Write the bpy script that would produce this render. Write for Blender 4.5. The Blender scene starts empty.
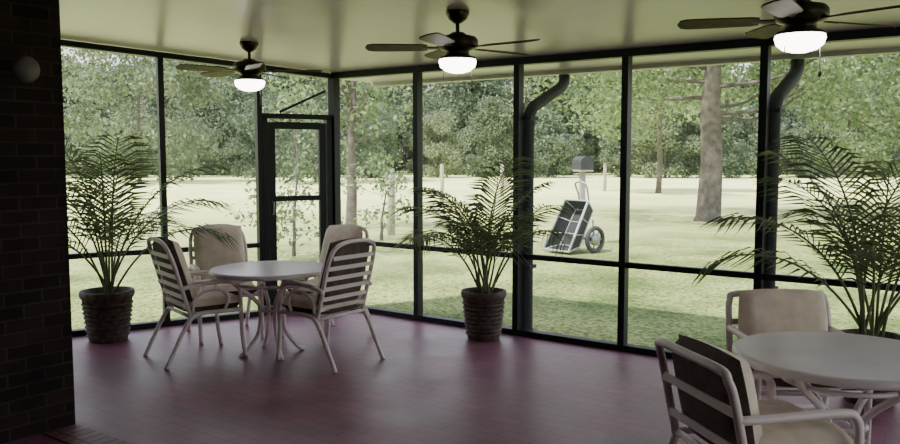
import bpy, math, random
import numpy as np
from mathutils import Vector, Matrix
random.seed(7); np.random.seed(7)
S=bpy.context.scene

# ---------------------------------------------------------------- materials
def newmat(name):
    m=bpy.data.materials.new(name); m.use_nodes=True
    return m, m.node_tree.nodes, m.node_tree.links, m.node_tree.nodes['Principled BSDF']
def mat(name,col,rough=.6,metal=0,col2=None,scale=8,bump=0,emit=0,spec=.5):
    m,N,L,b=newmat(name)
    b.inputs['Roughness'].default_value=rough; b.inputs['Metallic'].default_value=metal
    b.inputs['Specular IOR Level'].default_value=spec
    tc=N.new('ShaderNodeTexCoord'); nz=N.new('ShaderNodeTexNoise'); nz.inputs['Scale'].default_value=scale; nz.inputs['Detail'].default_value=5
    L.new(tc.outputs['Object'],nz.inputs['Vector'])
    cr=N.new('ShaderNodeValToRGB'); cr.color_ramp.elements[0].position=.35; cr.color_ramp.elements[1].position=.65
    c2=col2 or tuple(c*.8 for c in col)
    cr.color_ramp.elements[0].color=(*c2,1); cr.color_ramp.elements[1].color=(*col,1)
    L.new(nz.outputs['Fac'],cr.inputs['Fac']); L.new(cr.outputs['Color'],b.inputs['Base Color'])
    if bump:
        bp=N.new('ShaderNodeBump'); bp.inputs['Strength'].default_value=bump; bp.inputs['Distance'].default_value=.01
        L.new(nz.outputs['Fac'],bp.inputs['Height']); L.new(bp.outputs['Normal'],b.inputs['Normal'])
    if emit:
        b.inputs['Emission Color'].default_value=(1,.95,.85,1); b.inputs['Emission Strength'].default_value=emit
    return m
def brickmat(name,c1,c2,mortar,axes,bw,bh,rough,ms=.012,spec=.5,bumps=.5,lo=.45,hi=1.4,nsc=3):
    m,N,L,b=newmat(name)
    tc=N.new('ShaderNodeTexCoord'); sx=N.new('ShaderNodeSeparateXYZ'); cb=N.new('ShaderNodeCombineXYZ')
    L.new(tc.outputs['Object'],sx.inputs[0])
    if axes=='sum':
        ad=N.new('ShaderNodeMath'); ad.operation='ADD'
        L.new(sx.outputs['X'],ad.inputs[0]); L.new(sx.outputs['Y'],ad.inputs[1]); L.new(ad.outputs[0],cb.inputs['X']); L.new(sx.outputs['Z'],cb.inputs['Y'])
    else:
        L.new(sx.outputs[axes[0]],cb.inputs['X']); L.new(sx.outputs[axes[1]],cb.inputs['Y'])
    br=N.new('ShaderNodeTexBrick'); L.new(cb.outputs[0],br.inputs['Vector'])
    br.inputs['Scale'].default_value=1; br.inputs['Brick Width'].default_value=bw; br.inputs['Row Height'].default_value=bh
    br.inputs['Mortar Size'].default_value=ms; br.inputs['Mortar Smooth'].default_value=.4; br.inputs['Bias'].default_value=0
    br.inputs['Color1'].default_value=(*c1,1); br.inputs['Color2'].default_value=(*c2,1); br.inputs['Mortar'].default_value=(*mortar,1)
    nz=N.new('ShaderNodeTexNoise'); nz.inputs['Scale'].default_value=nsc; nz.inputs['Detail'].default_value=8; L.new(tc.outputs['Object'],nz.inputs['Vector'])
    mx=N.new('ShaderNodeMix'); mx.data_type='RGBA'; mx.blend_type='MULTIPLY'; mx.inputs['Factor'].default_value=.7
    cr=N.new('ShaderNodeValToRGB'); cr.color_ramp.elements[0].color=(lo,lo,lo,1); cr.color_ramp.elements[1].color=(hi,hi,hi,1)
    cr.color_ramp.elements[0].position=.3; cr.color_ramp.elements[1].position=.7
    L.new(nz.outputs['Fac'],cr.inputs['Fac']); L.new(br.outputs['Color'],mx.inputs['A']); L.new(cr.outputs['Color'],mx.inputs['B'])
    L.new(mx.outputs['Result'],b.inputs['Base Color'])
    mr=N.new('ShaderNodeMapRange'); mr.inputs['To Min'].default_value=rough-.12; mr.inputs['To Max'].default_value=rough+.15
    L.new(nz.outputs['Fac'],mr.inputs['Value']); L.new(mr.outputs[0],b.inputs['Roughness'])
    b.inputs['Specular IOR Level'].default_value=spec
    bp=N.new('ShaderNodeBump'); bp.invert=True; bp.inputs['Strength'].default_value=bumps; bp.inputs['Distance'].default_value=.006
    L.new(br.outputs['Fac'],bp.inputs['Height']); L.new(bp.outputs['Normal'],b.inputs['Normal'])
    return m
def leafmat(name,ca,cb_,trans=.4,rough=.6,objvar=False):
    m,N,L,b=newmat(name)
    g=N.new('ShaderNodeNewGeometry'); cr=N.new('ShaderNodeValToRGB')
    cr.color_ramp.elements[0].color=(*ca,1); cr.color_ramp.elements[1].color=(*cb_,1)
    L.new(g.outputs['Random Per Island'],cr.inputs['Fac']); out=cr.outputs['Color']
    if objvar:
        oi=N.new('ShaderNodeObjectInfo'); c2=N.new('ShaderNodeValToRGB'); c2.color_ramp.elements[0].color=(.6,.65,.65,1); c2.color_ramp.elements[1].color=(1.2,1.15,1.0,1)
        L.new(oi.outputs['Random'],c2.inputs['Fac']); mu=N.new('ShaderNodeMix'); mu.data_type='RGBA'; mu.blend_type='MULTIPLY'; mu.inputs['Factor'].default_value=1
        L.new(out,mu.inputs['A']); L.new(c2.outputs['Color'],mu.inputs['B']); out=mu.outputs['Result']
    L.new(out,b.inputs['Base Color'])
    b.inputs['Roughness'].default_value=rough
    t=N.new('ShaderNodeBsdfTranslucent'); L.new(out,t.inputs['Color'])
    mx=N.new('ShaderNodeMixShader'); mx.inputs[0].default_value=trans
    L.new(b.outputs[0],mx.inputs[1]); L.new(t.outputs[0],mx.inputs[2]); L.new(mx.outputs[0],N['Material Output'].inputs['Surface'])
    return m

M_frame=mat('dark_aluminium',(.014,.018,.02),.5,.2,spec=.3)
M_white=mat('cream_pvc',(.84,.76,.77),.35,col2=(.78,.70,.71))
M_strap=mat('vinyl_strap',(.82,.74,.74),.5,col2=(.76,.68,.68))
M_table=mat('table_top_enamel',(.78,.72,.75),.3,col2=(.68,.63,.66),scale=4)
M_pot=mat('wicker_pot',(.13,.095,.08),.7,col2=(.05,.035,.03),scale=25,bump=.6)
M_soil=mat('soil',(.03,.02,.015),.9)
M_palm=leafmat('palm_leaf',(.05,.08,.035),(.18,.23,.10),.35)
M_stem=mat('palm_stem',(.15,.17,.08),.6)
M_fan=mat('fan_bronze',(.035,.022,.015),.35,.5)
M_blade=mat('fan_blade_wood',(.10,.06,.04),.55,col2=(.05,.03,.02),scale=10,spec=.3)
M_globe=mat('fan_glass_lit',(1,1,.95),.3,emit=11)
M_bark=mat('bark',(.15,.125,.105),.9,col2=(.07,.06,.05),scale=6,bump=1)
M_wood=mat('weathered_wood',(.42,.38,.33),.9)
M_black=mat('black_rubber',(.03,.03,.032),.6)
M_silver=mat('silver_metal',(.35,.36,.37),.4,.5)
M_bag=mat('cart_tub_metal',(.035,.038,.036),.7,spec=.2)
M_bagw=mat('cart_grey_trim',(.45,.45,.46),.6)
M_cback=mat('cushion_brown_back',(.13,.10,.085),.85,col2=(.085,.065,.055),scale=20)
M_cush=mat('cream_cushion',(.80,.71,.60),.85,col2=(.66,.57,.47),scale=12)

# ---------------------------------------------------------------- mesh builder
class MB:
    def __init__(s): s.v=[];s.f=[];s.m=[];s.sm=[];s.mats=[]
    def mi(s,m):
        if m not in s.mats: s.mats.append(m)
        return s.mats.index(m)
    def add(s,vs,fs,m,smooth=False):
        o=len(s.v); s.v+= [tuple(x) for x in vs]; k=s.mi(m)
        for f in fs: s.f.append(tuple(i+o for i in f)); s.m.append(k); s.sm.append(smooth)
    def box(s,c,d,m,M=None):
        x,y,z=c;a,b,e=[q/2 for q in d]
        vs=[Vector((x+i*a,y+j*b,z+k*e)) for i in(-1,1) for j in(-1,1) for k in(-1,1)]
        if M: vs=[M@v for v in vs]
        s.add(vs,[(0,1,3,2),(4,6,7,5),(0,4,5,1),(2,3,7,6),(0,2,6,4),(1,5,7,3)],m)
    def prism(s,poly,z0,z1,m):
        n=len(poly); g=lambda z,p:(z(p) if callable(z) else z)
        vs=[(p[0],p[1],g(z0,p)) for p in poly]+[(p[0],p[1],g(z1,p)) for p in poly]
        s.add(vs,[tuple(range(n))[::-1],tuple(range(n,2*n))]+[(i,(i+1)%n,(i+1)%n+n,i+n) for i in range(n)],m)
    def tube(s,pts,r,m,n=8,cap=True,flat=1.0):
        pts=[Vector(p) for p in pts]; R=r if hasattr(r,'__len__') else [r]*len(pts)
        vs=[];up=None
        for i,p in enumerate(pts):
            t=(pts[min(i+1,len(pts)-1)]-pts[max(i-1,0)]).normalized()
            if up is None:
                up=Vector((0,0,1)) if abs(t.z)<.9 else Vector((1,0,0))
            a=(up-t*up.dot(t)).normalized(); b=t.cross(a); up=a
            for k in range(n):
                th=2*math.pi*k/n; vs.append(p+a*math.cos(th)*R[i]*flat+b*math.sin(th)*R[i])
        fs=[(i*n+k,i*n+(k+1)%n,(i+1)*n+(k+1)%n,(i+1)*n+k) for i in range(len(pts)-1) for k in range(n)]
        if cap: fs+= [tuple(range(n))[::-1],tuple(range((len(pts)-1)*n,len(pts)*n))]
        s.add(vs,fs,m,True)
    def lathe(s,prof,m,c=(0,0,0),n=32,M=None,smooth=True):
        vs=[]
        for r,z in prof:
            for k in range(n):
                th=2*math.pi*k/n; v=Vector((r*math.cos(th),r*math.sin(th),z))
                if M: v=M@v
                vs.append(v+Vector(c))
        fs=[(i*n+k,i*n+(k+1)%n,(i+1)*n+(k+1)%n,(i+1)*n+k) for i in range(len(prof)-1) for k in range(n)]
        s.add(vs,fs,m,smooth)
    def pillow(s,c,size,m,M=None,nx=12,ny=12,pw=.35,m2=None):
        X,Y,T=size
        for sg in(1,-1):
            vs=[];fs=[]
            for i in range(nx+1):
                for j in range(ny+1):
                    u=-1+2*i/nx; w=-1+2*j/ny
                    e=(max(0,(1-u**6))*max(0,(1-w**6)))**pw
                    k=1-.06*(u*u*w*w)
                    tuft=1-.12*math.exp(-((abs(u)-.45)**2+(abs(w)-.45)**2)*30)
                    v=Vector((c[0]+u*k*X/2,c[1]+w*k*Y/2,c[2]+sg*e*T/2*tuft))
                    if M: v=M@v
                    vs.append(v)
            for i in range(nx):
                for j in range(ny):
                    a=i*(ny+1)+j; f=(a,a+ny+1,a+ny+2,a+1)
                    fs.append(f if sg==1 else f[::-1])
            s.add(vs,fs,m if (sg==1 or not m2) else m2,True)
    def finish(s,name,loc=(0,0,0),rz=0,scale=1):
        me=bpy.data.meshes.new(name); me.from_pydata(s.v,[],s.f)
        for m in s.mats: me.materials.append(m)
        me.polygons.foreach_set('material_index',s.m); me.polygons.foreach_set('use_smooth',s.sm); me.update()
        o=bpy.data.objects.new(name,me); S.collection.objects.link(o); o.location=loc; o.rotation_euler=(0,0,rz); o.scale=(scale,)*3
        return o
def smoothpath(pts,n=6):
    P=[Vector(p) for p in pts]; out=[]
    Q=[P[0]*2-P[1]]+P+[P[-1]*2-P[-2]]
    for i in range(1,len(Q)-2):
        for k in range(n):
            t=k/n; a,b,c,d=Q[i-1],Q[i],Q[i+1],Q[i+2]
            out.append(.5*((2*b)+(c-a)*t+(2*a-5*b+4*c-d)*t*t+(3*b-a-3*c+d)*t**3))
    out.append(P[-1]); return out

# ---------------------------------------------------------------- frame of the porch
C=(-1.184,8.40,0); AR=math.atan2(-.588,.809); AL=math.atan2(-.537,-.843)
H0=2.36; SL=.066
def W(t,y,z=0):
    c,s=math.cos(AR),math.sin(AR); return Vector((C[0]+t*c-y*s,C[1]+t*s+y*c,z))
ceil=lambda p: H0+.05+SL*(-p[1])

def screenmat():
    m,N,L,b=newmat('insect_screen')
    d=N.new('ShaderNodeBsdfDiffuse'); d.inputs['Color'].default_value=(.2,.21,.23,1)
    tl=N.new('ShaderNodeBsdfTranslucent'); tl.inputs['Color'].default_value=(.4,.42,.46,1)
    m1=N.new('ShaderNodeMixShader'); m1.inputs[0].default_value=.5; L.new(d.outputs[0],m1.inputs[1]); L.new(tl.outputs[0],m1.inputs[2])
    t=N.new('ShaderNodeBsdfTransparent'); mx=N.new('ShaderNodeMixShader'); mx.inputs[0].default_value=.09
    L.new(t.outputs[0],mx.inputs[1]); L.new(m1.outputs[0],mx.inputs[2]); L.new(mx.outputs[0],N['Material Output'].inputs['Surface'])
    return m
M_screen=screenmat()

M_floor=brickmat('maroon_brick_floor',(.27,.098,.148),(.215,.08,.125),(.15,.058,.09),('X','Y'),.21,.105,.40,.005,.6,.15,lo=.55,hi=1.3,nsc=2.2)
mb=MB()
mb.prism([(-.06,.06),(9.26,.06),(9.26,-9.6),(1.35,-9.6),(1.35,-3.595),(-1.5,-3.595)],-.12,0,M_floor)
mb.finish('floor',C,AR)
M_sold=brickmat('soldier_course',(.27,.12,.14),(.20,.08,.10),(.06,.03,.04),('X','Y'),.075,.22,.5,.008)
mb=MB(); mb.box((5.3,-3.70,.003),(7.84,.2,.006),M_sold); mb.finish('trim_1',C,AR)

M_ceil=mat('ceiling_panel',(.60,.49,.67),.30,.0,col2=(.54,.44,.605),scale=1.5)
mb=MB()
poly=[(-.09,.70),(9.6,.70),(9.6,-9.9),(-4.3,-9.9),(-1.85,-3.6)]
mb.prism(poly,ceil,lambda p:ceil(p)+.12,M_ceil); mb.finish('ceiling',C,AR)

mb=MB(); M_gut=mat('gutter_dark',(.02,.022,.024),.7,0,spec=.2); M_gutl=mat('gutter_light',(.55,.54,.52),.5)
zg=H0+.0
mb.prism([(-.1,.70),(9.6,.70),(9.6,.81),(-.1,.81)],zg-.03,zg+.09,M_gutl)
mb.finish('gutter',C,AR)

M_brick=brickmat('house_brick',(.036,.021,.02),(.020,.013,.014),(.044,.036,.037),'sum',.21,.075,.85,.008,.15,.8)
mb=MB(); bx=1.345
mb.prism([(bx,-3.595),(bx,-9.6),(1.10,-9.6),(1.10,-3.845),(-1.5,-3.845),(-1.42,-3.595)],-.1,lambda p:ceil(p)+.02,M_brick)
mb.finish('wall_house',C,AR)
mb=MB(); mb.box((5.3,-9.72,1.5),(8.6,.24,3.2),M_brick); mb.finish('wall_back_unseen',C,AR)  # unseen wall behind the camera, added to keep the porch dark
mb=MB(); Mx=Matrix.Rotation(math.radians(90),4,'Y')
mb.lathe([(0,.05),(.05,.045),(.07,.02),(.075,0)],mat('junction_cover',(.17,.15,.16),.5),n=24,M=Mx)
mb.finish('wall_junction_cover',W(bx,-3.80,2.05),AR)  # round electric box cover on the brick, not a lamp

mb=MB(); posts=[1.087,2.196,3.193,4.25,5.33,6.4,7.5,8.6]
for t in posts: mb.box((t,0,H0/2),(.055,.08,H0),M_frame)
mb.box((0,0,H0/2),(.085,.085,H0),M_frame); mb.box((9.2,0,H0/2),(.085,.085,H0),M_frame)
mb.box((4.6,0,.025),(9.2,.085,.05),M_frame); mb.box((4.6,0,.70),(9.2,.05,.045),M_frame); mb.box((4.6,0,H0+.02),(9.2,.09,.06),M_frame)
mb.add([(0,.02,0),(9.2,.02,0),(9.2,.02,H0),(0,.02,H0)],[(0,1,2,3)],M_screen)
mb.finish('wall_right',C,AR)
mb=MB()
for y in np.arange(-1.2,-4.9,-1.2): mb.box((9.2,y,1.25),(.08,.055,2.5),M_frame)
mb.box((9.2,-2.4,.70),(.05,4.7,.045),M_frame); mb.box((9.2,-2.4,.025),(.085,4.7,.05),M_frame)
mb.prism([(9.1,-4.8),(9.3,-4.8),(9.3,-9.6),(9.1,-9.6)],-.1,lambda p:ceil(p)+.02,M_brick)  # unseen end: screened half admits fill light, brick half added to cut it
mb.finish('wall_end_unseen',C,AR)

mb=MB(); LL=3.85; top=lambda s:H0+.04+SL*.93*s
for s_ in (.80,1.715,2.60,3.45):
    h=top(s_); mb.box((s_,0,h/2),(.05,.08,h),M_frame)
mb.box(((.80+LL)/2,0,.025),(LL-.80,.085,.05),M_frame); mb.box(((.8+LL)/2,0,.70),(LL-.8,.05,.045),M_frame)
mb.add([(0,-.045,top(0)-.05),(LL,-.045,top(LL)-.05),(LL,.045,top(LL)-.05),(0,.045,top(0)-.05),(0,-.045,top(0)),(LL,-.045,top(LL)),(LL,.045,top(LL)),(0,.045,top(0))],
 [(0,1,2,3),(7,6,5,4),(0,4,5,1),(2,6,7,3),(1,5,6,2),(0,3,7,4)],M_frame)
mb.add([(.8,-.02,0),(LL,-.02,0),(LL,-.02,top(LL)),(.8,-.02,top(.8))],[(0,1,2,3)],M_screen)
mb.add([(0.04,-.02,1.97),(.8,-.02,1.97),(.8,-.02,top(.8)),(.04,-.02,top(0))],[(0,1,2,3)],M_screen)
mb.finish('wall_left',C,AL)
mb=MB(); d0,d1,dt=.05,.77,1.96
mb.box(((d0+d1)/2,0,dt),(d1-d0,.09,.05),M_frame); mb.box((.72+.03,0,dt/2),(.05,.09,dt),M_frame); mb.box((.075,0,dt/2),(.05,.09,dt),M_frame)
a,b_=.11,.715
mb.box((a+.035,.01,.97),(.07,.04,1.86),M_frame); mb.box((b_-.035,.01,.97),(.07,.04,1.86),M_frame)
mb.box(((a+b_)/2,.01,1.87),(b_-a-.14,.04,.07),M_frame); mb.box(((a+b_)/2,.01,1.15),(b_-a-.14,.04,.05),M_frame); mb.box(((a+b_)/2,.01,.13),(b_-a-.14,.04,.18),M_frame)
mb.add([(a+.07,.01,.2),(b_-.07,.01,.2),(b_-.07,.01,1.85),(a+.07,.01,1.85)],[(0,1,2,3)],M_screen)
mb.box(((a+b_)/2,0,.02),(d1-d0,.09,.04),M_frame)
mb.tube([(b_-.03,.03,1.0),(b_-.03,.08,1.0),(b_-.03,.08,1.12),(b_-.03,.03,1.12)],.008,M_silver)
mb.tube([(.12,.05,2.22),(.60,.04,2.0)],.012,M_frame)
mb.finish('door_1',C,AL)

def downspout(t):
    mb=MB()
    path=[(t+.04,.75,zg-.035),(t+.04,.75,zg-.10),(t+.04,.68,zg-.16),(t+.04,.18,zg-.36),(t+.04,.11,zg-.43),(t+.04,.10,zg-.6),(t+.04,.10,.05),(t+.04,.16,-.04),(t+.04,.30,-.08)]
    mb.tube(path,.052,M_gut,n=10); 
    for z in (1.9,.6): mb.box((t+.04,.10,z),(.12,.12,.03),M_gut)
    return mb.finish('downspout',C,AR)
downspout(2.196); downspout(4.25)

# ---------------------------------------------------------------- ceiling fans
def fan(loc,zc,rot):
    mb=MB()
    mb.lathe([(0,.02),(.075,.02),(.078,-.015),(.06,-.05),(.025,-.075),(.0,-.08)],M_fan)
    mb.tube([(0,0,-.05),(0,0,-.15)],.013,M_fan)
    mb.lathe([(0,-.13),(.04,-.135),(.06,-.15),(.12,-.165),(.135,-.185),(.135,-.225),(.115,-.245),(.08,-.255),(.075,-.275),(.085,-.285),(.085,-.30),(.04,-.31),(0,-.31)],M_fan)
    mb.lathe([(.085,-.297),(.118,-.305),(.125,-.325),(.115,-.36),(.085,-.385),(.04,-.398),(0,-.40)],M_globe)
    mb.lathe([(.0,-.295),(.12,-.296),(.127,-.31),(.10,-.312)],M_fan)
    for k in range(5):
        R=Matrix.Rotation(rot+k*2*math.pi/5,4,'Z')
        T=R@Matrix.Translation((0,0,-.235))@Matrix.Rotation(math.radians(12),4,'X')
        mb.box((.16,0,0),(.14,.035,.008),M_fan,T)
        out=[(.20,-.045),(.24,-.058),(.45,-.066),(.56,-.066),(.595,-.05),(.61,0),(.595,.05),(.56,.066),(.45,.066),(.24,.058),(.20,.045)]
        vs=[T@Vector((x,y,.006)) for x,y in out]+[T@Vector((x,y,-.002)) for x,y in out]; n=len(out)
        mb.add(vs,[tuple(range(n)),tuple(range(n,2*n))[::-1]]+[(i,i+n,(i+1)%n+n,(i+1)%n) for i in range(n)],M_blade)
    mb.tube([(.09,-.03,-.30),(.095,-.03,-.50)],.003,M_silver,n=5); mb.tube([(-.09,-.04,-.30),(-.095,-.04,-.45)],.003,M_silver,n=5)
    mb.lathe([(0,.0),(.008,-.01),(.008,-.03),(0,-.04)],M_fan,c=(.095,-.03,-.49),n=8)
    return mb.finish('ceiling_fan',(loc[0],loc[1],zc),0)
def cz(x,y):
    dx,dy=x-C[0],y-C[1]; return H0+.05+SL*(dx*-.588+dy*-.809)
fan((-1.67,6.88),cz(-1.67,6.88),.0); fan((.05,5.46),cz(.05,5.46),math.pi); fan((1.80,4.26),cz(1.80,4.26)-.01,.35)

# ---------------------------------------------------------------- chairs
def side(x,pts,mb,r,m): mb.tube(smoothpath([(x,a,b) for a,b in pts],5),r,m)
def strap_chair(loc,ang,sc=.96):
    mb=MB(); w=.27
    hoop=[(-w+.02,-.16,.36),(-w+.02,-.22,.55),(-w+.02,-.29,.80),(-w+.05,-.335,.93),(-w+.14,-.35,.975),(0,-.355,.985),(w-.14,-.35,.975),(w-.05,-.335,.93),(w-.02,-.29,.80),(w-.02,-.22,.55),(w-.02,-.16,.36)]
    mb.tube(smoothpath(hoop,4),.017,M_white)
    for i in range(6):
        z=.46+i*.080; y=-.16-(z-.36)*.30-.012
        ww=w-.02 if z<.86 else w-.05
        mb.box((0,y,z),(2*ww,.008,.032),M_strap)
    for sx in(-1,1):
        x=sx*w
        side(x,[(.27,0),(.24,.20),(.235,.42),(.22,.58),(.14,.635),(-.05,.64),(-.20,.62),(-.25,.60)],mb,.018,M_white)
        side(x,[(-.38,0),(-.31,.14),(-.20,.34),(-.12,.40),(.05,.405),(.235,.40)],mb,.018,M_white)
        side(x,[(-.16,.42),(-.14,.52),(-.04,.58),(.08,.57),(.13,.50),(.10,.42)],mb,.013,M_white)
        mb.pillow((x,.02,.655),(.05,.36,.025),M_white,nx=6,ny=8)
    mb.tube([(-w,.23,.40),(w,.23,.40)],.015,M_white); mb.tube([(-w,-.17,.38),(w,-.17,.38)],.015,M_white)
    for i in range(7): mb.box((0,-.13+i*.055,.402),(2*w,.036,.008),M_strap)
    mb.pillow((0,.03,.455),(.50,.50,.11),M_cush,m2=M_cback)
    T=Matrix.Translation((0,-.205,.72))@Matrix.Rotation(math.radians(90+17),4,'X')
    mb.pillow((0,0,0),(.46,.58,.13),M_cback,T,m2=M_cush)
    return mb.finish('dining_chair',loc,ang-math.pi/2,sc)
def placechair(fn,rx,ry,fx,fy):
    a=math.atan2(fy,fx); return fn((rx+.36*math.cos(a),ry+.36*math.sin(a),0),a)
placechair(strap_chair,-2.25,6.13,.80,.60)
placechair(strap_chair,-.68,6.03,-.80,.60)
placechair(strap_chair,-2.12,7.36,.45,-.89)
placechair(strap_chair,-.88,7.32,-.60,-.80)

def low_chair(loc,ang):
    mb=MB(); w=.28; r=.019
    hoop=[(-w,-.20,.34),(-w,-.27,.66),(-w+.01,-.295,.74),(-w+.04,-.305,.775),(0,-.31,.78),(w-.04,-.305,.775),(w-.01,-.295,.74),(w,-.27,.66),(w,-.20,.34)]
    mb.tube(smoothpath(hoop,5),r,M_white)
    for z in(.46,.62):
        y=-.20-(z-.34)*.22; mb.box((0,y-.01,z),(2*w,.01,.035),M_strap)
    for sx in(-1,1):
        x=sx*w
        side(x,[(.27,0),(.27,.3),(.27,.50),(.25,.57),(.18,.59),(-.1,.59),(-.26,.59)],mb,r,M_white)
        side(x,[(-.29,0),(-.25,.2),(-.20,.36)],mb,r,M_white)
        mb.tube([(x,-.20,.36),(x,.27,.36)],r*.9,M_white); mb.tube([(x,-.27,.12),(x,.27,.12)],r*.8,M_white)
    for y,z in((.27,.36),(-.2,.36),(.27,.12),(-.27,.12)): mb.tube([(-w,y,z),(w,y,z)],r*.85,M_white)
    for i in range(6): mb.box((0,-.13+i*.07,.38),(2*w-.02,.045,.008),M_strap)
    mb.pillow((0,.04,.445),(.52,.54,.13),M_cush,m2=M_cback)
    T=Matrix.Translation((0,-.185,.61))@Matrix.Rotation(math.radians(90+12),4,'X')
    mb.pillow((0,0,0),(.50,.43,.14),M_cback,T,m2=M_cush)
    return mb.finish('patio_armchair',loc,ang-math.pi/2)
placechair(low_chair,.91,3.22,.97,.22)
low_chair((1.88,4.38,0),math.atan2(-1,-.05))
low_chair((2.52,3.30,0),math.atan2(.2,-.85))

def table(loc,R,Z):
    mb=MB()
    mb.lathe([(0,Z),(R-.03,Z),(R-.008,Z-.002),(R,Z-.012),(R,Z-.03),(R-.012,Z-.038),(R-.05,Z-.03),(0,Z-.03)],M_table,n=64)
    mb.lathe([(.035,Z-.03),(.035,Z-.08),(.02,Z-.08)],M_white,n=20)
    for k in range(4):
        a=k*math.pi/2+.5; c,s=math.cos(a),math.sin(a)
        mb.tube(smoothpath([(c*q,s*q,z) for q,z in((.34,Z-.04),(.28,Z-.12),(.14,Z-.24),(.09,.36),(.11,.18),(.20,.05),(.26,.0))],5),.017,M_white)
    mb.tube([(.10*math.cos(t),.10*math.sin(t),.36) for t in np.linspace(0,2*math.pi,21)],.012,M_white,cap=False)
    mb.tube([(.26*math.cos(t),.26*math.sin(t),Z-.12) for t in np.linspace(0,2*math.pi,33)],.012,M_white,cap=False)
    return mb.finish('patio_table',loc)
table((-1.42,6.42,0),.47,.69); table((1.78,3.62,0),.48,.69)

# ---------------------------------------------------------------- potted palms
def palm(loc,H,spread,seed,nf=16,potr=.21,poth=.42):
    rnd=random.Random(seed); mb=MB()
    mb.lathe([(0,0),(potr*.72,0),(potr*.74,.03),(potr*.95,poth-.06),(potr,poth-.055),(potr*1.04,poth-.03),(potr*1.02,poth),(potr*.92,poth),(potr*.88,poth-.06),(0,poth-.06)],M_pot,n=28)
    for i in range(8):
        z=.05+i*(poth-.12)/8; rr=potr*(.745+.21*(z/(poth-.06)))
        mb.tube([(rr*math.cos(t),rr*math.sin(t),z) for t in np.linspace(0,2*math.pi,29)],.010,M_pot,n=6,cap=False)
    mb.lathe([(potr*.88,poth-.05),(0,poth-.045)],M_soil,n=24)
    v0=len(mb.v)
    for q in range(nf):
        a=q*2.399+rnd.uniform(-.3,.3)+seed
        fr=q/nf; el=math.radians(88-30*fr+rnd.uniform(-5,5)); Lg=H*(.85+.22*rnd.random())*(1-.12*fr)
        bend=math.radians(50+58*fr+rnd.uniform(-12,12))*spread
        p=Vector((rnd.uniform(-.05,.05),rnd.uniform(-.05,.05),poth-.06)); pts=[p]; n=22; dirs=[]
        ca,sa=math.cos(a),math.sin(a)
        for i in range(n):
            f=i/n; e=el-bend*f**1.6
            d=Vector((math.cos(e)*ca,math.cos(e)*sa,math.sin(e))); dirs.append(d); p=p+d*(Lg/n); pts.append(p)
        dirs.append(d)
        mb.tube(pts,[.010*(1-.8*i/n)+.0015 for i in range(n+1)],M_stem,n=5)
        sidev=Vector((-sa,ca,0)); nl=26
        for k in range(nl):
            f=.34+.66*k/nl; x=f*n; i=min(int(x),n-1); P=pts[i].lerp(pts[i+1],x-i); d=dirs[i]
            up=sidev.cross(d)*-1
            if up.z<0: up=-up
            ll=(.38*math.sin(math.pi*min(1,(f-.24)/.80))**.6+.05)*(H/1.55)
            for sg in(-1,1):
                fw=.55+.5*f; v=(sidev*sg*1.0+d*fw+up*.35*(1-f)).normalized()
                v=(v+Vector((0,0,-.10))+Vector([rnd.uniform(-.08,.08) for _ in range(3)])).normalized()
                wv=d*.0090
                m1=P+v*ll*.5; tip=P+v*ll+Vector((0,0,-.25*ll))
                mb.add([P-wv*.5,P+wv*.5,m1+wv,m1-wv,tip],[(0,1,2,3),(3,2,4)],M_palm)
    lo=Vector(loc); Cv=Vector((C[0],C[1],0)); nr=Vector((-.588,-.809,0)); nl_=Vector((.537,-.843,0)).normalized()
    for i in range(v0,len(mb.v)):
        v=Vector(mb.v[i])+lo
        for nn in (nr,nl_):
            D=(v-Cv).dot(nn)
            if D<.22:
                v+=nn*((.05+.17*math.exp((D-.22)/.17))-D)
        mb.v[i]=tuple(v-lo)
    return mb.finish('potted_palm',loc)
palm((-2.93,6.90,0),1.60,1.0,3,13,.215,.43)
palm((.29,6.95,0),1.36,1.12,5,15,.19,.42)
palm((2.70,5.15,0),1.60,1.0,9,14,.20,.43)

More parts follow.
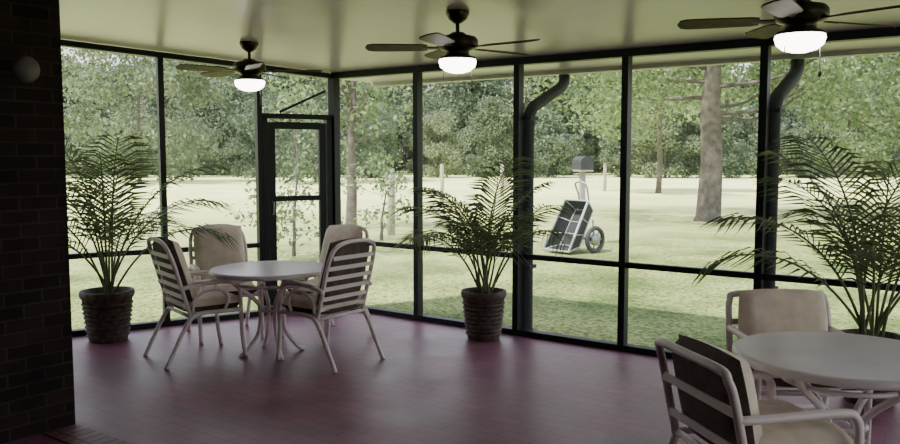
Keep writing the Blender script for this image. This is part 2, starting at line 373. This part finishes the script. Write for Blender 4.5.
# ---------------------------------------------------------------- outdoors
G=-.10
def groundmat():
    m,N,L,b=newmat('lawn_and_field'); b.inputs['Roughness'].default_value=.95; b.inputs['Specular IOR Level'].default_value=.1
    tc=N.new('ShaderNodeTexCoord'); sx=N.new('ShaderNodeSeparateXYZ'); L.new(tc.outputs['Object'],sx.inputs[0])
    def noise(sc,det=6):
        n=N.new('ShaderNodeTexNoise'); n.inputs['Scale'].default_value=sc; n.inputs['Detail'].default_value=det; L.new(tc.outputs['Object'],n.inputs['Vector']); return n
    def ramp(a,b2,p0=.35,p1=.65):
        r=N.new('ShaderNodeValToRGB'); r.color_ramp.elements[0].color=(*a,1); r.color_ramp.elements[1].color=(*b2,1); r.color_ramp.elements[0].position=p0; r.color_ramp.elements[1].position=p1; return r
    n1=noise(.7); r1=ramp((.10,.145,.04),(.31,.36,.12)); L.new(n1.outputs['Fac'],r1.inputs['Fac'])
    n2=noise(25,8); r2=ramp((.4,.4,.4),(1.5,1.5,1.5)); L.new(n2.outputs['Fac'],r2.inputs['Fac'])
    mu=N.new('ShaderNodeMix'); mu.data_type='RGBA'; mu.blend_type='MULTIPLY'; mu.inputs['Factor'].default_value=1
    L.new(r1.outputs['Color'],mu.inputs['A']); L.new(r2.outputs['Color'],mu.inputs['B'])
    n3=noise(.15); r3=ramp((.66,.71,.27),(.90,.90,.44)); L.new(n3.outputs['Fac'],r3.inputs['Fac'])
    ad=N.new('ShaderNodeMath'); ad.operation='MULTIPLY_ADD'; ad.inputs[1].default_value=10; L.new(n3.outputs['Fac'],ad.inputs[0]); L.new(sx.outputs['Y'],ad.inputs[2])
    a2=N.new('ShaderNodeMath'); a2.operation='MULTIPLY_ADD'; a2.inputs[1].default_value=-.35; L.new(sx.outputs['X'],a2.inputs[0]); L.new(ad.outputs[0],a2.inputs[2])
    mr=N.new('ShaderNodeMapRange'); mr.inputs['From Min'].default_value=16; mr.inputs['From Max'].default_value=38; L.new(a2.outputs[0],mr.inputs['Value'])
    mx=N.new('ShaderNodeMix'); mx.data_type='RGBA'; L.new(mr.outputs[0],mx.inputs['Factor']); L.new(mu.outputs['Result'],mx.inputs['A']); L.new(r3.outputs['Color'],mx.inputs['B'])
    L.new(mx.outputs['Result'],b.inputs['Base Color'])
    bp=N.new('ShaderNodeBump'); bp.inputs['Strength'].default_value=.8; bp.inputs['Distance'].default_value=.04; L.new(n2.outputs['Fac'],bp.inputs['Height']); L.new(bp.outputs['Normal'],b.inputs['Normal'])
    return m
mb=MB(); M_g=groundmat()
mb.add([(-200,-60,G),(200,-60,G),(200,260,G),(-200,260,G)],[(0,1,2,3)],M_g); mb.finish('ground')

def leafcloud(mb,clumps,nper,size,m,rng):
    V=[]
    for (c,r) in clumps:
        n=int(nper*r*r)
        d=rng.normal(size=(n,3)); d/=np.linalg.norm(d,axis=1)[:,None]
        rad=r*rng.uniform(.3,1.1,size=(n,1))**.7
        p=np.array(c)+d*rad*np.array([1,1,.75])
        a=rng.normal(size=(n,3)); a/=np.linalg.norm(a,axis=1)[:,None]
        b=np.cross(a,rng.normal(size=(n,3))); b/=np.linalg.norm(b,axis=1)[:,None]
        s=size*rng.uniform(.6,1.3,size=(n,1))
        V.append(np.stack([p-a*s,p-b*s*.55,p+a*s,p+b*s*.55],axis=1).reshape(-1,3))
    V=np.concatenate(V); n=len(V)//4
    mb.add(V.tolist(),[(4*i,4*i+1,4*i+2,4*i+3) for i in range(n)],m)
def tree(name,loc,height,crownr,z0,ncl,clr,nper,leaf,m,seed,trunkr=.25,rz=0,link=None,scale=1):
    if link:
        o=bpy.data.objects.new(name,link.data); S.collection.objects.link(o); o.location=loc; o.rotation_euler=(0,0,rz); o.scale=(scale,)*3; return o
    rng=np.random.default_rng(seed); mb=MB(); cl=[]
    for i in range(ncl):
        f=rng.uniform(0,1); z=z0+(height-z0)*f
        rr=crownr*math.sin(math.pi*min(.98,.25+.72*f))**.7*math.sqrt(rng.uniform(.05,1)); a=rng.uniform(0,6.283)
        cl.append(((rr*math.cos(a),rr*math.sin(a),z),clr*rng.uniform(.7,1.25)))
    hb=max(z0*.9,height*.25)
    mb.tube([(0,0,-.15),(0,0,.15),(.03*height*.2,0,hb*.5),(0,.05,hb),(.1,.0,height*.6),(0,.1,height*.85)],[trunkr*1.5,trunkr*1.1,trunkr*.95,trunkr*.85,trunkr*.45,trunkr*.12],M_bark,n=12)
    for c,r in cl[:22]:
        s=Vector((0,0,min(c[2]*.75,height*.6))); e=Vector(c); md=s.lerp(e,.5)+Vector((0,0,-.1*(e-s).length))
        mb.tube(smoothpath([s,md,e],4),[trunkr*.20*(1-.09*i) for i in range(9)],M_bark,n=6)
    leafcloud(mb,cl,nper,leaf,m,rng)
    return mb.finish(name,loc,rz,scale)
LF=leafmat('hazed_far_foliage',(.125,.17,.11),(.27,.33,.20),.3,objvar=True)  # distance haze put into the leaf colour, paler and greyer
LF2=leafmat('hazed_far_foliage_dark',(.085,.125,.08),(.19,.245,.15),.3,objvar=True)  # darker variety with the same haze tint in its colour
LN=leafmat('near_foliage',(.09,.145,.055),(.26,.34,.15),.4)
protos=[]
for i in range(4):
    protos.append(tree('background_tree',(-45+i*11,70,G),8.5+i*.8,3.8,.5,52,1.35,110,.2,[LF,LF2][i%2],20+i,.14))
rnd=random.Random(4); k=0
for row,(yy,sc) in enumerate(((62,.5),(70,.8),(78,1.0),(90,1.25))):
    x=-60-row*8
    while x<64+row*8:
        p=protos[k%4]; k+=1
        tree('background_tree',(x+rnd.uniform(-1,1),yy+rnd.uniform(-2.5,2.5),G),0,0,0,0,0,0,0,None,0,rz=rnd.uniform(0,6),link=p,scale=sc*rnd.uniform(.75,1.2))
        x+=rnd.uniform(3.2,5.4)
tree('oak_tree',(6.6,20.8,G),9,5.0,3.3,80,1.0,260,.085,LN,51,.29)
tree('oak_tree',(14.2,24,G),9,4.4,1.9,50,1.1,210,.10,LN,52,.22)
tree('oak_tree',(-8.2,50,G),11,4.6,.8,56,1.3,120,.15,LF2,54,.12)
tree('oak_tree',(-19,50,G),11,4.6,.8,56,1.3,120,.15,LF2,55,.12)
tree('oak_tree',(9.2,36,G),9,3.6,2.6,44,1.1,150,.13,LN,56,.12)
tree('shrub',(-2.6,13.5,G),2.6,.8,.4,20,.34,420,.05,LN,61,.03)
tree('shrub',(-1.35,16.0,G),1.6,.7,.3,16,.32,420,.05,LN,62,.03)
tree('sapling_tree',(-2.25,18.5,G),5.0,1.4,2.0,24,.5,240,.075,LN,63,.12)

def post(loc,h,r):
    mb=MB(); mb.tube([(0,0,-.3),(.01,0,h*.5),(0,0,h-.03),(0,0,h)],[r,r*.95,r*.92,r*.6],M_wood,n=10); mb.finish('fence_post',loc)
post((-1.24,17.1,G),1.4,.085); post((-.3,30,G),1.35,.075); post((2.1,33,G),1.3,.075); post((7.2,38,G),1.3,.08)

# tipped two-wheel garden cart
mb=MB()
def wheel(c,R):
    T=Matrix.Rotation(math.radians(90),4,'Y')
    ring=[(c[0],c[1]+R*math.cos(t),c[2]+R*math.sin(t)) for t in np.linspace(0,2*math.pi,33)]
    mb.tube(ring,.035,M_black,n=8,cap=False)
    mb.lathe([(0,-.03),(.09,-.03),(.09,.03),(0,.03)],M_silver,c=c,n=14,M=T)
    for k in range(7):
        a=k*2*math.pi/7; mb.tube([c,(c[0],c[1]+R*.95*math.cos(a),c[2]+R*.95*math.sin(a))],.013,M_silver,n=6)
wy=.02; wheel((-.32,wy,.21),.175); wheel((.32,wy,.21),.175)
mb.tube([(-.32,wy,.21),(.32,wy,.21)],.016,M_silver)
rim=[Vector((-.27,-.50,.05)),Vector((.27,-.50,.05)),Vector((.24,-.06,.80)),Vector((-.24,-.06,.80))]
bot=[Vector((-.20,-.20,.10)),Vector((.20,-.20,.10)),Vector((.18,.12,.64)),Vector((-.18,.12,.64))]
vs=rim+bot
mb.add(vs,[(4,5,6,7),(0,1,5,4),(1,2,6,5),(2,3,7,6),(3,0,4,7)],M_bag)
mb.tube(rim+[rim[0]],.020,M_bagw,n=8); mb.tube(bot+[bot[0]],.012,M_bagw,n=8)
for i in range(4): mb.tube([rim[i],bot[i]],.012,M_bagw,n=6)
for f in(.33,.66):
    mb.tube([rim[0].lerp(rim[3],f),bot[0].lerp(bot[3],f),bot[1].lerp(bot[2],f),rim[1].lerp(rim[2],f)],.008,M_bagw,n=6)
for sx in(-1,1):
    mb.tube([(sx*.22,wy,.21),(sx*.20,-.02,.16)],.016,M_silver,n=6)
    mb.tube([(sx*.30,wy,.21),(sx*.20,.10,.50)],.016,M_bagw,n=6)
mb.tube(smoothpath([(-.12,.10,.62),(-.10,.10,.85),(-.10,.02,1.06),(.10,.02,1.06),(.10,.10,.85),(.12,.10,.62)],5),.015,M_silver,n=8)
mb.finish('garden_cart',(2.25,14.2,G),math.radians(-52),1.12)
mb=MB()
mb.box((0,0,.68),(.09,.09,1.44),M_wood); mb.box((0,-.02,1.39),(.26,.34,.03),M_wood)
prof=[(-.13,0),(-.13,.14)]+[(.13*math.cos(t),.14+.11*math.sin(t)) for t in np.linspace(math.pi,0,9)][1:]+[(.13,0)]
n=len(prof); vs=[(x,-.19,1.405+z) for x,z in prof]+[(x,.19,1.405+z) for x,z in prof]
mb.add(vs,[tuple(range(n)),tuple(range(n,2*n))[::-1]]+[(i,i+n,(i+1)%n+n,(i+1)%n) for i in range(n)],M_black)
mb.box((.14,-.05,1.56),(.012,.05,.14),M_bagw)
mb.finish('mailbox',(2.48,15.3,G),.3)

# ---------------------------------------------------------------- light
w=bpy.data.worlds.new('World'); S.world=w; w.use_nodes=True; N=w.node_tree.nodes; L=w.node_tree.links
bg=N['Background']; tc=N.new('ShaderNodeTexCoord'); sx=N.new('ShaderNodeSeparateXYZ'); cr=N.new('ShaderNodeValToRGB')
L.new(tc.outputs['Generated'],sx.inputs[0]); L.new(sx.outputs['Z'],cr.inputs['Fac'])
cr.color_ramp.elements[0].color=(1,1,1,1); cr.color_ramp.elements[1].color=(.68,.78,1,1); cr.color_ramp.elements[1].position=.8
L.new(cr.outputs['Color'],bg.inputs['Color']); bg.inputs['Strength'].default_value=2.6
sl=bpy.data.lights.new('sun','SUN'); sl.energy=12.5; sl.angle=math.radians(2); sl.color=(1,.96,.86)
so=bpy.data.objects.new('sun',sl); S.collection.objects.link(so)
d=Vector((.45,.30,-.85)); so.rotation_euler=d.to_track_quat('-Z','Y').to_euler(); so.location=(0,0,30)

cam=bpy.data.cameras.new('camera'); co=bpy.data.objects.new('camera',cam); S.collection.objects.link(co); S.camera=co
cam.sensor_width=36; cam.lens=36*816/900; cam.clip_end=600; cam.clip_start=.05
co.location=(0,0,1.58); co.rotation_euler=(math.radians(90-4.69),0,0)
